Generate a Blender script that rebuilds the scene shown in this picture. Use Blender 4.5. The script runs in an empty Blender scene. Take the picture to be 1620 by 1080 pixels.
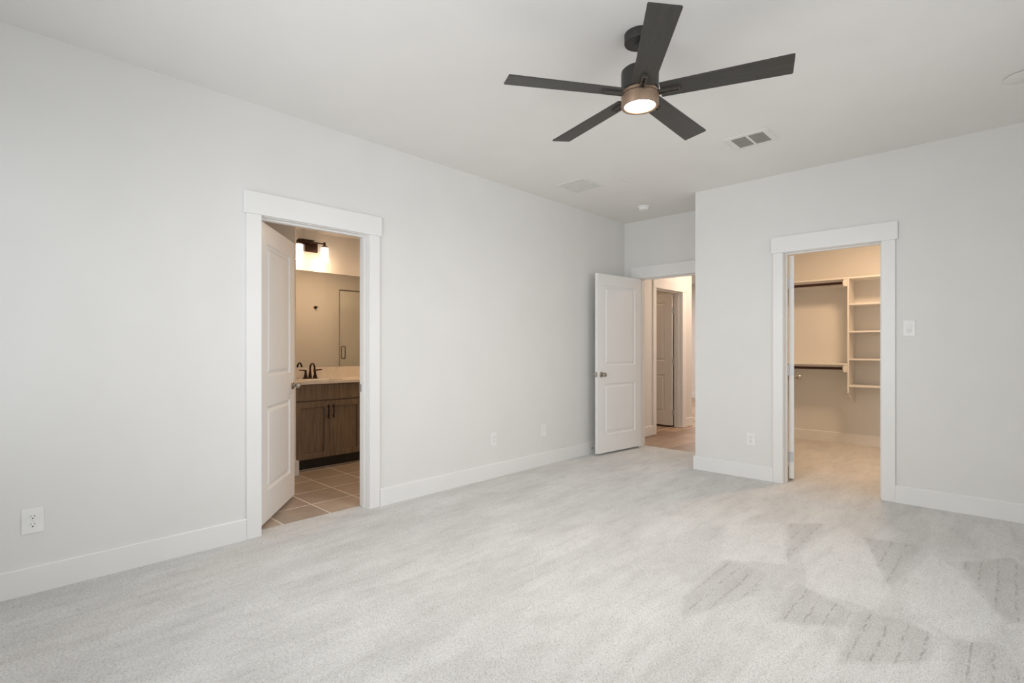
import bpy, bmesh, math, random
from mathutils import Vector, Matrix

scene = bpy.context.scene
C = scene.collection
R = math.radians

# ------------------------------------------------------------------ camera
cam_data = bpy.data.cameras.new('camera')
cam_data.sensor_width = 36.0
cam_data.lens = 824.25 / 1620.0 * 36.0
cam_data.shift_y = 11.345 / 1620.0
cam_data.clip_start = 0.02
cam = bpy.data.objects.new('camera', cam_data)
cam.location = (3.4585, 0.0, 1.1939)
cam.rotation_euler = (R(90), 0, R(43.644))
C.objects.link(cam)
scene.camera = cam

# ------------------------------------------------------------------ world, exposure
scene.view_settings.view_transform = 'Standard'
scene.view_settings.look = 'None'
scene.view_settings.gamma = 1.0
scene.view_settings.exposure = -0.32
scene.view_settings.use_curve_mapping = False
scene.cycles.max_bounces = 18
scene.cycles.diffuse_bounces = 16
scene.cycles.glossy_bounces = 6
scene.cycles.transmission_bounces = 8
scene.cycles.sample_clamp_indirect = 8.0

world = bpy.data.worlds.new('overcast_sky')
scene.world = world
world.use_nodes = True
world.node_tree.nodes['Background'].inputs['Color'].default_value = (0.86, 0.93, 1.0, 1)
world.node_tree.nodes['Background'].inputs['Strength'].default_value = 1.0


def area_light(name, loc, rot, sx, sy, power, col, spread=180):
    d = bpy.data.lights.new(name, 'AREA')
    d.shape = 'RECTANGLE'
    d.size, d.size_y = sx, sy
    d.energy = power
    d.color = col
    d.spread = R(spread)
    o = bpy.data.objects.new(name, d)
    o.location = loc
    o.rotation_euler = rot
    C.objects.link(o)
    return o


def point_light(name, loc, power, col, radius=0.05):
    d = bpy.data.lights.new(name, 'POINT')
    d.energy = power
    d.color = col
    d.shadow_soft_size = radius
    o = bpy.data.objects.new(name, d)
    o.location = loc
    C.objects.link(o)
    return o


DAY = (0.97, 0.985, 1.0)
WARM = (1.0, 0.66, 0.40)
# daylight through the windows behind the camera, then added fill along the right wall
area_light('window_daylight_rear', (0.62, -0.425, 1.45), (R(-90), 0, R(180)), 0.90, 1.5, 5.5, DAY, 115)
area_light('window_daylight_rear', (1.60, -0.425, 1.45), (R(-90), 0, R(180)), 0.90, 1.5, 19.5, DAY, 115)
area_light('added_fill_near', (4.305, 0.50, 1.42), (R(90), 0, R(90)), 0.95, 1.5, 17, DAY)  # added fill panel that evens out the light on the left wall
area_light('added_fill_side', (4.305, 1.70, 1.42), (R(90), 0, R(90)), 0.95, 1.5, 13, DAY)  # second added fill panel, no known window here
area_light('added_fill_side', (4.305, 3.30, 1.42), (R(90), 0, R(90)), 0.95, 1.5, 9, DAY, 95)  # added fill aimed at the far left wall and entry door
# ceiling lamps of the rooms beyond the doorways; the side room one is added fill
area_light('closet_ceiling_light', (2.5, 6.4, 2.70), (0, 0, 0), 0.32, 0.32, 38, WARM)
area_light('bath_ceiling_light', (-0.95, 3.5, 2.44), (0, 0, 0), 0.30, 0.30, 19, WARM)
area_light('hall_ceiling_light', (0.75, 7.6, 2.70), (0, 0, 0), 0.35, 0.35, 36, (1.0, 0.75, 0.57))
area_light('side_room_fill', (-1.3, 6.8, 2.70), (0, 0, 0), 0.3, 0.3, 9, WARM)  # unseen fill added to brighten the open hall door
area_light('living_room_daylight', (-0.8, 10.2, 2.70), (0, 0, 0), 1.2, 1.2, 100, (1.0, 0.91, 0.85))

# ------------------------------------------------------------------ helpers: objects
BV = {}


class MB:
    """collects shapes into one mesh"""

    def __init__(self):
        self.bm = bmesh.new()

    def face(self, vs):
        try:
            return self.bm.faces.new(vs)
        except ValueError:
            return None

    def box(self, x0, x1, y0, y1, z0, z1, M=None):
        if x0 > x1: x0, x1 = x1, x0
        if y0 > y1: y0, y1 = y1, y0
        if z0 > z1: z0, z1 = z1, z0
        P = [(x0, y0, z0), (x1, y0, z0), (x1, y1, z0), (x0, y1, z0),
             (x0, y0, z1), (x1, y0, z1), (x1, y1, z1), (x0, y1, z1)]
        v = [self.bm.verts.new((M @ Vector(p)) if M else p) for p in P]
        for f in ((0, 3, 2, 1), (4, 5, 6, 7), (0, 1, 5, 4), (1, 2, 6, 5), (2, 3, 7, 6), (3, 0, 4, 7)):
            self.face([v[i] for i in f])
        return self

    def prism(self, pts, axis, a0, a1, M=None):
        """polygon pts in the two other axes, extruded along axis"""
        def mk(p, a):
            q = [0, 0, 0]
            o = [i for i in range(3) if i != axis]
            q[o[0]], q[o[1]], q[axis] = p[0], p[1], a
            q = Vector(q)
            return (M @ q) if M else q
        va = [self.bm.verts.new(mk(p, a0)) for p in pts]
        vb = [self.bm.verts.new(mk(p, a1)) for p in pts]
        self.face(va[::-1])
        self.face(vb)
        n = len(pts)
        for i in range(n):
            self.face([va[i], va[(i + 1) % n], vb[(i + 1) % n], vb[i]])
        return self

    def lathe(self, prof, seg=40, M=None, cap0=True, cap1=True):
        """prof: list of (r, z) along local Z"""
        rings = []
        for r, z in prof:
            ring = []
            for i in range(seg):
                a = 2 * math.pi * i / seg
                p = Vector((r * math.cos(a), r * math.sin(a), z))
                ring.append(self.bm.verts.new((M @ p) if M else p))
            rings.append(ring)
        for a, b in zip(rings, rings[1:]):
            for i in range(seg):
                j = (i + 1) % seg
                self.face([a[i], a[j], b[j], b[i]])
        if cap0: self.face(rings[0][::-1])
        if cap1: self.face(rings[-1])
        return self

    def tube(self, pts, rad, seg=12, M=None):
        pts = [Vector(p) for p in pts]
        if not isinstance(rad, (list, tuple)):
            rad = [rad] * len(pts)
        rings = []
        t0 = (pts[1] - pts[0]).normalized()
        up = Vector((0, 0, 1)) if abs(t0.z) < 0.9 else Vector((1, 0, 0))
        n = t0.cross(up).normalized()
        for i, p in enumerate(pts):
            if i == 0: t = pts[1] - pts[0]
            elif i == len(pts) - 1: t = pts[-1] - pts[-2]
            else: t = (pts[i + 1] - pts[i - 1])
            t.normalize()
            n = (n - t * n.dot(t)).normalized()
            b = t.cross(n)
            ring = []
            for k in range(seg):
                a = 2 * math.pi * k / seg
                q = p + (n * math.cos(a) + b * math.sin(a)) * rad[i]
                ring.append(self.bm.verts.new((M @ q) if M else q))
            rings.append(ring)
        for a, b in zip(rings, rings[1:]):
            for i in range(seg):
                j = (i + 1) % seg
                self.face([a[i], a[j], b[j], b[i]])
        self.face(rings[0][::-1])
        self.face(rings[-1])
        return self

    def build(self, name, mat, parent=None, bevel=0.0, smooth=False, seg=2):
        bmesh.ops.recalc_face_normals(self.bm, faces=self.bm.faces)
        me = bpy.data.meshes.new(name)
        self.bm.to_mesh(me)
        self.bm.free()
        o = bpy.data.objects.new(name, me)
        me.materials.append(mat)
        C.objects.link(o)
        if parent: o.parent = parent
        if smooth:
            me.shade_smooth()
            me.set_sharp_from_angle(angle=R(35))
        if bevel:
            b = o.modifiers.new('edge', 'BEVEL')
            b.width = bevel
            b.segments = seg
            b.limit_method = 'ANGLE'
            b.angle_limit = R(40)
        return o


def tag(o, label=None, cat=None, group=None, kind=None):
    if label: o['label'] = label
    if cat: o['category'] = cat
    if group: o['group'] = group
    if kind: o['kind'] = kind
    return o


def structure(o, label, cat):
    return tag(o, label, cat, kind='structure')


def empty(name, loc, rz=0.0):
    o = bpy.data.objects.new(name, None)
    o.empty_display_size = 0.05
    o.location = loc
    o.rotation_euler = (0, 0, rz)
    C.objects.link(o)
    return o


def copy_tree(o, parent=None):
    c = o.copy()
    C.objects.link(c)
    if parent: c.parent = parent
    for ch in [k for k in bpy.data.objects if k.parent == o]:
        copy_tree(ch, c)
    return c


# ------------------------------------------------------------------ helpers: materials
def new_mat(name):
    m = bpy.data.materials.new(name)
    m.use_nodes = True
    nt = m.node_tree
    return m, nt, nt.nodes['Principled BSDF']


def link(nt, a, b):
    nt.links.new(a, b)


def obj_coord(nt, scale=(1, 1, 1), loc=(0, 0, 0), rot=(0, 0, 0), kind='Object'):
    tc = nt.nodes.new('ShaderNodeTexCoord')
    mp = nt.nodes.new('ShaderNodeMapping')
    mp.inputs['Scale'].default_value = scale
    mp.inputs['Location'].default_value = loc
    mp.inputs['Rotation'].default_value = rot
    link(nt, tc.outputs[kind], mp.inputs['Vector'])
    return mp.outputs['Vector']


def noise(nt, vec, scale, detail=2.0, rough=0.5):
    n = nt.nodes.new('ShaderNodeTexNoise')
    n.inputs['Scale'].default_value = scale
    n.inputs['Detail'].default_value = detail
    n.inputs['Roughness'].default_value = rough
    link(nt, vec, n.inputs['Vector'])
    return n.outputs['Fac']


def ramp(nt, fac, stops):
    r = nt.nodes.new('ShaderNodeValToRGB')
    e = r.color_ramp.elements
    while len(e) < len(stops): e.new(0.5)
    for el, (p, c) in zip(e, stops):
        el.position = p
        el.color = (c[0], c[1], c[2], 1)
    link(nt, fac, r.inputs['Fac'])
    return r.outputs['Color']


def bump(nt, height, strength, dist, bsdf, prev=None):
    b = nt.nodes.new('ShaderNodeBump')
    b.inputs['Strength'].default_value = strength
    b.inputs['Distance'].default_value = dist
    link(nt, height, b.inputs['Height'])
    if prev: link(nt, prev, b.inputs['Normal'])
    if bsdf: link(nt, b.outputs['Normal'], bsdf.inputs['Normal'])
    return b.outputs['Normal']


def math_node(nt, op, a, b=None):
    n = nt.nodes.new('ShaderNodeMath')
    n.operation = op
    for i, v in enumerate((a, b)):
        if v is None: continue
        if isinstance(v, (int, float)): n.inputs[i].default_value = v
        else: link(nt, v, n.inputs[i])
    return n.outputs[0]


def mix_col(nt, fac, a, b, mode='MIX'):
    n = nt.nodes.new('ShaderNodeMix')
    n.data_type = 'RGBA'
    n.blend_type = mode
    for i, v in ((0, fac), (6, a), (7, b)):
        if isinstance(v, (int, float)): n.inputs[i].default_value = v
        elif isinstance(v, tuple): n.inputs[i].default_value = (v[0], v[1], v[2], 1)
        else: link(nt, v, n.inputs[i])
    return n.outputs[2]


def paint(name, col, rough=0.6, bscale=160.0, bstr=0.06, spec=0.3):
    """rolled paint with the faint mottling of an orange peel wall"""
    m, nt, b = new_mat(name)
    v = obj_coord(nt)
    n1 = noise(nt, v, 3.0, 3)
    c = ramp(nt, n1, [(0.3, tuple(x * 0.985 for x in col)), (0.7, tuple(min(1, x * 1.012) for x in col))])
    link(nt, c, b.inputs['Base Color'])
    b.inputs['Roughness'].default_value = rough
    b.inputs['Specular IOR Level'].default_value = spec
    if bstr: bump(nt, noise(nt, v, bscale, 3), bstr, 0.002, b)
    return m


def plain(name, col, rough=0.4, metal=0.0, bstr=0.0, bscale=200.0, spec=0.5):
    m, nt, b = new_mat(name)
    v = obj_coord(nt)
    n1 = noise(nt, v, 12.0, 2)
    c = ramp(nt, n1, [(0.3, tuple(x * 0.96 for x in col)), (0.7, tuple(min(1, x * 1.03) for x in col))])
    link(nt, c, b.inputs['Base Color'])
    b.inputs['Roughness'].default_value = rough
    b.inputs['Metallic'].default_value = metal
    b.inputs['Specular IOR Level'].default_value = spec
    if bstr: bump(nt, noise(nt, v, bscale, 3), bstr, 0.001, b)
    return m


def emit(name, col, strength):
    m, nt, b = new_mat(name)
    v = obj_coord(nt)
    c = ramp(nt, noise(nt, v, 8.0, 1), [(0.3, tuple(x * 0.97 for x in col)), (0.7, col)])
    link(nt, c, b.inputs['Base Color'])
    link(nt, c, b.inputs['Emission Color'])
    b.inputs['Emission Strength'].default_value = strength
    return m


M_wall = paint('wall_paint_grey', (0.730, 0.727, 0.712))
M_ceil = paint('ceiling_paint', (0.780, 0.772, 0.755), bscale=110, bstr=0.12)
M_trim = paint('trim_paint_white', (0.780, 0.780, 0.772), rough=0.35, bscale=60, bstr=0.015, spec=0.5)
M_door = paint('door_paint_white', (0.815, 0.812, 0.800), rough=0.35, bscale=60, bstr=0.015, spec=0.5)
M_plate = plain('white_plastic', (0.80, 0.80, 0.79), 0.35)
M_plate_grey = plain('pale_grey_plastic', (0.68, 0.68, 0.67), 0.35)
M_slot = plain('dark_slot', (0.02, 0.02, 0.02), 0.7)
M_black = plain('fan_black_metal', (0.032, 0.031, 0.028), 0.42, 0.2)
M_blade = None
M_nickel = plain('satin_nickel', (0.46, 0.42, 0.37), 0.28, 1.0)
M_hinge = plain('painted_hinge_metal', (0.62, 0.63, 0.64), 0.35, 0.6)
M_bronze = plain('oil_rubbed_bronze', (0.045, 0.025, 0.018), 0.35, 0.8)
M_rod = plain('dark_bronze_rod', (0.050, 0.020, 0.018), 0.35, 0.5)
M_handle = plain('black_pull_metal', (0.012, 0.011, 0.010), 0.35, 0.6)
M_shelf = paint('closet_white_paint', (0.78, 0.77, 0.75), rough=0.4, bscale=60, bstr=0.015)
M_grille = plain('white_grille_metal', (0.74, 0.73, 0.70), 0.45)
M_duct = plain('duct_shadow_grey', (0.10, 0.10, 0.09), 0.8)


def blade_mat():
    m, nt, b = new_mat('fan_blade_dark_wood')
    v = obj_coord(nt, (3, 40, 40))
    c = ramp(nt, noise(nt, v, 3.0, 4, 0.6), [(0.25, (0.030, 0.029, 0.026)), (0.75, (0.052, 0.050, 0.045))])
    link(nt, c, b.inputs['Base Color'])
    b.inputs['Roughness'].default_value = 0.42
    bump(nt, noise(nt, v, 6, 3), 0.05, 0.001, b)
    return m


M_blade = blade_mat()


def carpet_mat():
    m, nt, b = new_mat('beige_cut_pile_carpet')
    v = obj_coord(nt)
    # wobble so that brushed edges are ragged
    wn = nt.nodes.new('ShaderNodeTexNoise')
    wn.inputs['Scale'].default_value = 9.0
    wn.inputs['Detail'].default_value = 3.0
    link(nt, v, wn.inputs['Vector'])
    sub = nt.nodes.new('ShaderNodeVectorMath')
    sub.operation = 'SUBTRACT'
    link(nt, wn.outputs['Color'], sub.inputs[0])
    sub.inputs[1].default_value = (0.5, 0.5, 0.5)
    sc = nt.nodes.new('ShaderNodeVectorMath')
    sc.operation = 'SCALE'
    sc.inputs['Scale'].default_value = 0.035
    link(nt, sub.outputs[0], sc.inputs[0])
    add = nt.nodes.new('ShaderNodeVectorMath')
    add.operation = 'ADD'
    link(nt, v, add.inputs[0])
    link(nt, sc.outputs[0], add.inputs[1])
    wob = add.outputs[0]

    def poly(pts, soft):
        # counter clockwise
        A = sum(p[0] * q[1] - q[0] * p[1] for p, q in zip(pts, pts[1:] + pts[:1]))
        if A < 0: pts = pts[::-1]
        cur = None
        for p, q in zip(pts, pts[1:] + pts[:1]):
            ex, ey = q[0] - p[0], q[1] - p[1]
            L = math.hypot(ex, ey)
            nx, ny = -ey / L, ex / L
            d = nt.nodes.new('ShaderNodeVectorMath')
            d.operation = 'DOT_PRODUCT'
            link(nt, wob, d.inputs[0])
            d.inputs[1].default_value = (nx, ny, 0)
            s = math_node(nt, 'SUBTRACT', d.outputs['Value'], nx * p[0] + ny * p[1])
            cur = s if cur is None else math_node(nt, 'MINIMUM', cur, s)
        mr = nt.nodes.new('ShaderNodeMapRange')
        mr.interpolation_type = 'SMOOTHSTEP'
        mr.inputs['From Min'].default_value = -soft
        mr.inputs['From Max'].default_value = soft
        link(nt, cur, mr.inputs['Value'])
        return mr.outputs['Result']

    light = [[(2.633, 4.074), (2.807, 3.866), (3.037, 3.169), (3.022, 2.87), (2.737, 2.883), (2.597, 3.344)],
             [(3.128, 3.901), (3.238, 3.722), (3.437, 3.161), (3.416, 2.925), (3.274, 2.841), (3.14, 2.937), (3.06, 3.228)],
             [(2.093, 3.559), (2.329, 3.853), (2.577, 3.136), (2.268, 2.958)]]
    dark = [[(2.366, 3.888), (2.627, 4.103), (2.57, 3.395), (2.577, 3.136)],
            [(2.799, 3.916), (3.072, 4.007), (3.037, 3.169)],
            [(2.669, 2.931), (2.944, 2.779), (2.933, 2.595), (2.713, 2.441)],
            [(2.952, 2.787), (3.107, 2.846), (3.222, 2.791), (3.237, 2.523), (2.981, 2.278)],
            [(3.252, 3.826), (3.471, 4.13), (3.717, 3.326), (3.458, 3.142)],
            [(2.295, 2.96), (2.525, 2.956), (2.562, 2.644), (2.415, 2.186), (2.333, 2.358)],
            [(3.292, 2.807), (3.439, 2.873), (3.548, 2.511), (3.339, 2.359)]]
    lm = None
    for p_ in light:
        k = poly(p_, 0.012)
        lm = k if lm is None else math_node(nt, 'MAXIMUM', lm, k)
    dm = None
    for p_ in dark:
        k = poly(p_, 0.02)
        dm = k if dm is None else math_node(nt, 'MAXIMUM', dm, k)
    # long brushed streaks that run along the room (y)
    vs = obj_coord(nt, (2.6, 0.75, 1), rot=(0, 0, R(-6)))
    st = noise(nt, vs, 1.7, 5, 0.62)
    streak = nt.nodes.new('ShaderNodeMapRange')
    streak.inputs['From Min'].default_value = 0.42
    streak.inputs['From Max'].default_value = 0.62
    link(nt, st, streak.inputs['Value'])
    blot = noise(nt, v, 3.2, 5, 0.65)
    # thin wheel lines along y in the dark brushed zones
    sep = nt.nodes.new('ShaderNodeSeparateXYZ')
    link(nt, wob, sep.inputs[0])
    wv = math_node(nt, 'SINE', math_node(nt, 'MULTIPLY', sep.outputs['X'], 2 * math.pi / 0.068))
    ln = nt.nodes.new('ShaderNodeMapRange')
    ln.inputs['From Min'].default_value = 0.88
    ln.inputs['From Max'].default_value = 1.0
    link(nt, wv, ln.inputs['Value'])
    brk = nt.nodes.new('ShaderNodeMapRange')
    brk.inputs['From Min'].default_value = 0.42
    brk.inputs['From Max'].default_value = 0.58
    link(nt, noise(nt, v, 22, 2), brk.inputs['Value'])
    lines = math_node(nt, 'MULTIPLY', math_node(nt, 'MULTIPLY', ln.outputs['Result'], dm), brk.outputs['Result'])
    # tufts, with the shade between them put into the colour
    vor = nt.nodes.new('ShaderNodeTexVoronoi')
    vor.inputs['Scale'].default_value = 190.0
    vor.inputs['Randomness'].default_value = 1.0
    vt = obj_coord(nt, (1, 0.72, 1), rot=(0, 0, R(20)))
    link(nt, vt, vor.inputs['Vector'])
    fine = noise(nt, obj_coord(nt, (1, 0.6, 1), rot=(0, 0, R(25))), 170, 2, 0.6)
    vs2 = obj_coord(nt, (11, 1.3, 1), rot=(0, 0, R(-4)))
    st2 = noise(nt, vs2, 1.6, 4, 0.6)
    blot2 = noise(nt, obj_coord(nt, (1.6, 0.6, 1), rot=(0, 0, R(8))), 7.0, 4, 0.7)
    mid = noise(nt, v, 60, 3, 0.6)
    base = ramp(nt, streak.outputs['Result'], [(0.0, (0.685, 0.680, 0.668)), (1.0, (0.770, 0.766, 0.756))])
    base = mix_col(nt, math_node(nt, 'MULTIPLY', lm, 0.85), base, (0.785, 0.780, 0.768))
    base = mix_col(nt, math_node(nt, 'MULTIPLY', dm, 0.80), base, (0.615, 0.607, 0.592))
    base = mix_col(nt, math_node(nt, 'MULTIPLY', lines, 0.58), base, (0.34, 0.32, 0.30))
    tuft = ramp(nt, vor.outputs['Distance'], [(0.0, (1, 1, 1)), (0.5, (0.98, 0.98, 0.98)), (1.0, (0.70, 0.70, 0.70))])
    base = mix_col(nt, 0.7, base, tuft, 'MULTIPLY')
    fr = ramp(nt, fine, [(0.30, (0.62, 0.61, 0.60)), (0.42, (0.92, 0.92, 0.92)), (0.60, (1.07, 1.07, 1.07))])  # dark flecks: shadow between tufts painted into the pile
    base = mix_col(nt, 0.75, base, fr, 'MULTIPLY')
    s2 = ramp(nt, st2, [(0.30, (0.90, 0.895, 0.89)), (0.48, (1.0, 1.0, 1.0)), (0.75, (1.02, 1.02, 1.02))])
    base = mix_col(nt, 0.8, base, s2, 'MULTIPLY')
    b2 = ramp(nt, blot2, [(0.34, (0.925, 0.92, 0.915)), (0.52, (1.0, 1.0, 1.0))])
    base = mix_col(nt, 0.9, base, b2, 'MULTIPLY')
    br = ramp(nt, blot, [(0.3, (0.955, 0.955, 0.955)), (0.7, (1.02, 1.02, 1.02))])
    base = mix_col(nt, 0.9, base, br, 'MULTIPLY')
    link(nt, base, b.inputs['Base Color'])
    b.inputs['Roughness'].default_value = 1.0
    b.inputs['Specular IOR Level'].default_value = 0.05
    b.inputs['Sheen Weight'].default_value = 0.15
    hgt = math_node(nt, 'ADD', math_node(nt, 'MULTIPLY', vor.outputs['Distance'], -0.8), math_node(nt, 'ADD', math_node(nt, 'MULTIPLY', mid, 0.9), math_node(nt, 'MULTIPLY', lines, -0.4)))
    bump(nt, hgt, 0.7, 0.008, b)
    return m


M_carpet = carpet_mat()


def tile_mat():
    m, nt, b = new_mat('taupe_floor_tile')
    v = obj_coord(nt, loc=(0.432 + 0.353 * 10, -1.494 + 0.344 * 10, 0))
    br = nt.nodes.new('ShaderNodeTexBrick')
    br.offset = 0.0
    br.squash = 1.0
    br.inputs['Scale'].default_value = 1.0
    br.inputs['Mortar Size'].default_value = 0.0055
    br.inputs['Mortar Smooth'].default_value = 0.1
    br.inputs['Brick Width'].default_value = 0.353
    br.inputs['Row Height'].default_value = 0.344
    br.inputs['Bias'].default_value = 0.0
    br.inputs['Color1'].default_value = (0.385, 0.318, 0.262, 1)
    br.inputs['Color2'].default_value = (0.490, 0.405, 0.330, 1)
    br.inputs['Mortar'].default_value = (0.86, 0.80, 0.72, 1)
    link(nt, v, br.inputs['Vector'])
    n = ramp(nt, noise(nt, obj_coord(nt), 6, 5, 0.6), [(0.25, (0.80, 0.80, 0.80)), (0.75, (1.15, 1.13, 1.1))])
    c = mix_col(nt, 0.8, br.outputs['Color'], n, 'MULTIPLY')
    link(nt, c, b.inputs['Base Color'])
    b.inputs['Roughness'].default_value = 0.42
    bump(nt, br.outputs['Fac'], 0.3, -0.002, b)
    return m


def plank_mat():
    m, nt, b = new_mat('brown_plank_floor')
    v = obj_coord(nt, rot=(0, 0, R(90)), loc=(20, 20, 0))
    br = nt.nodes.new('ShaderNodeTexBrick')
    br.offset = 0.37
    br.inputs['Scale'].default_value = 1.0
    br.inputs['Mortar Size'].default_value = 0.0016
    br.inputs['Brick Width'].default_value = 1.22
    br.inputs['Row Height'].default_value = 0.18
    br.inputs['Color1'].default_value = (0.500, 0.375, 0.280, 1)
    br.inputs['Color2'].default_value = (0.290, 0.205, 0.145, 1)
    br.inputs['Mortar'].default_value = (0.045, 0.03, 0.02, 1)
    link(nt, v, br.inputs['Vector'])
    vg = obj_coord(nt, (22, 1.6, 1))
    g = ramp(nt, noise(nt, vg, 2.5, 6, 0.65), [(0.25, (0.60, 0.57, 0.55)), (0.75, (1.28, 1.25, 1.22))])
    c = mix_col(nt, 0.85, br.outputs['Color'], g, 'MULTIPLY')
    link(nt, c, b.inputs['Base Color'])
    b.inputs['Roughness'].default_value = 0.38
    bump(nt, noise(nt, vg, 4, 4), 0.06, 0.002, b)
    return m


def cabinet_mat():
    m, nt, b = new_mat('brown_stained_oak')
    v = obj_coord(nt, (26, 26, 2.2), kind='Object')
    g = noise(nt, v, 1.6, 6, 0.62)
    c = ramp(nt, g, [(0.22, (0.105, 0.075, 0.050)), (0.5, (0.180, 0.134, 0.094)), (0.8, (0.250, 0.192, 0.140))])
    link(nt, c, b.inputs['Base Color'])
    b.inputs['Roughness'].default_value = 0.40
    bump(nt, g, 0.08, 0.001, b)
    return m


def counter_mat():
    m, nt, b = new_mat('cream_cultured_stone')
    v = obj_coord(nt)
    c = ramp(nt, noise(nt, v, 14, 6, 0.7), [(0.25, (0.66, 0.60, 0.52)), (0.6, (0.78, 0.73, 0.66)), (0.85, (0.82, 0.78, 0.72))])
    link(nt, c, b.inputs['Base Color'])
    b.inputs['Roughness'].default_value = 0.25
    return m


def mirror_mat():
    m, nt, b = new_mat('mirror_silver')
    v = obj_coord(nt)
    c = ramp(nt, noise(nt, v, 2, 1), [(0.3, (0.80, 0.80, 0.77)), (0.7, (0.82, 0.82, 0.79))])
    link(nt, c, b.inputs['Base Color'])
    b.inputs['Metallic'].default_value = 1.0
    b.inputs['Roughness'].default_value = 0.02
    return m


def glass_mat(name, col=(1, 1, 1), mixf=0.85):
    """thin pane glass: mostly clear with a gloss reflection"""
    m, nt, b = new_mat(name)
    out = [n for n in nt.nodes if n.type == 'OUTPUT_MATERIAL'][0]
    tr = nt.nodes.new('ShaderNodeBsdfTransparent')
    tr.inputs['Color'].default_value = (col[0], col[1], col[2], 1)
    b.inputs['Base Color'].default_value = (0.9, 0.9, 0.9, 1)
    b.inputs['Roughness'].default_value = 0.05
    v = obj_coord(nt)
    fac = ramp(nt, noise(nt, v, 3, 1), [(0.3, (mixf,) * 3), (0.7, (mixf + 0.03,) * 3)])
    mx = nt.nodes.new('ShaderNodeMixShader')
    link(nt, fac, mx.inputs['Fac'])
    link(nt, b.outputs['BSDF'], mx.inputs[1])
    link(nt, tr.outputs['BSDF'], mx.inputs[2])
    link(nt, mx.outputs[0], out.inputs['Surface'])
    return m


M_tile = tile_mat()
M_plank = plank_mat()
M_cab = cabinet_mat()
M_counter = counter_mat()
M_mirror = mirror_mat()
M_glass = glass_mat('clear_lamp_glass', (1, 1, 1), 0.88)
M_shower = glass_mat('shower_glass', (0.97, 0.975, 0.955), 0.94)
M_lens = emit('lit_fan_lens', (1.0, 0.86, 0.70), 14.0)
M_bulb = emit('lit_frosted_shade', (1.0, 0.82, 0.64), 3.6)
M_ceramic = plain('white_ceramic', (0.8, 0.79, 0.77), 0.15)
M_toe = plain('black_toe_kick', (0.014, 0.013, 0.011), 0.5)
M_fankit = plain('bronze_kit_lamp_tint', (0.30, 0.205, 0.14), 0.42, 0.35)  # colour lightened to carry the glow of the fan lamp

# ------------------------------------------------------------------ room numbers
H = 2.743
YN = -0.42          # wall behind the camera
YB = 5.0            # wall with the closet doorway
YA = 5.653          # alcove wall with the entry doorway
XR = 4.30
XC = 1.205          # corner of the closet wall
WT = 0.12
DH = 2.040          # door opening height
CT = 0.018          # casing thickness
BH = 0.132
L0, L1 = 1.304, 2.071      # bathroom doorway (along y)
K0, K1 = 2.017, 2.726      # closet doorway (along x)
E0, E1 = 0.205, 1.020      # entry doorway (along x)
HX = -0.115                # hall left wall
G0, G1 = 6.652, 7.452      # hall doorway (along y)
HE = 7.80                  # end of hall wall
BX = -2.06                 # bathroom mirror wall
BC = 2.466                 # bathroom ceiling
CY = 7.652                 # closet back wall

# ------------------------------------------------------------------ walls
def notch(a0, a1, w0, w1):
    """wall outline with a doorway cut out of its foot"""
    return [(a0, 0), (w0 - 0.02, 0), (w0 - 0.02, DH + 0.02), (w1 + 0.02, DH + 0.02), (w1 + 0.02, 0), (a1, 0), (a1, H), (a0, H)]


b = MB()
b.prism(notch(YN - 0.12, YA, L0, L1), 0, -WT, 0)
structure(b.build('wall_left', M_wall), 'long pale grey left wall with the bathroom doorway', 'wall')
b = MB()
b.prism(notch(XC, XR + 0.1, K0, K1), 1, YB, YB + WT)
b.box(XC, XC + 0.115, YB + WT, CY + 0.1, 0, H)
structure(b.build('wall_back', M_wall), 'grey back wall on the right with the closet doorway', 'wall')
b = MB()
b.prism(notch(-WT, XC, E0, E1), 1, YA, YA + 0.137)
structure(b.build('wall_alcove', M_wall), 'short recessed grey wall above the entry door', 'wall')
def windowed(axis, face, thick, a0, a1, holes):
    """wall slab with window openings; axis 0 = wall along x, 1 = wall along y"""
    b = MB()

    def bx(p0, p1, z0, z1):
        if axis == 0: b.box(p0, p1, face, face + thick, z0, z1)
        else: b.box(face, face + thick, p0, p1, z0, z1)
    cur = a0
    for h0, h1 in holes:
        bx(cur, h0, 0, H)
        bx(h0, h1, 0, 0.62)
        bx(h0, h1, 2.22, H)
        cur = h1
    bx(cur, a1, 0, H)
    return b


def window_frame(axis, c0, c1, h0, h1):
    b = MB()

    def bx(p0, p1, z0, z1, e=0.0):
        if axis == 0: b.box(p0, p1, c0 + e, c1 - e, z0, z1)
        else: b.box(c0 + e, c1 - e, p0, p1, z0, z1)
    bx(h0, h0 + 0.04, 0.62, 2.22)
    bx(h1 - 0.04, h1, 0.62, 2.22)
    bx(h0 + 0.04, h1 - 0.04, 0.62, 0.66)
    bx(h0 + 0.04, h1 - 0.04, 2.18, 2.22)
    bx(h0 + 0.04, h1 - 0.04, 1.40, 1.44, 0.005)
    return b


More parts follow.
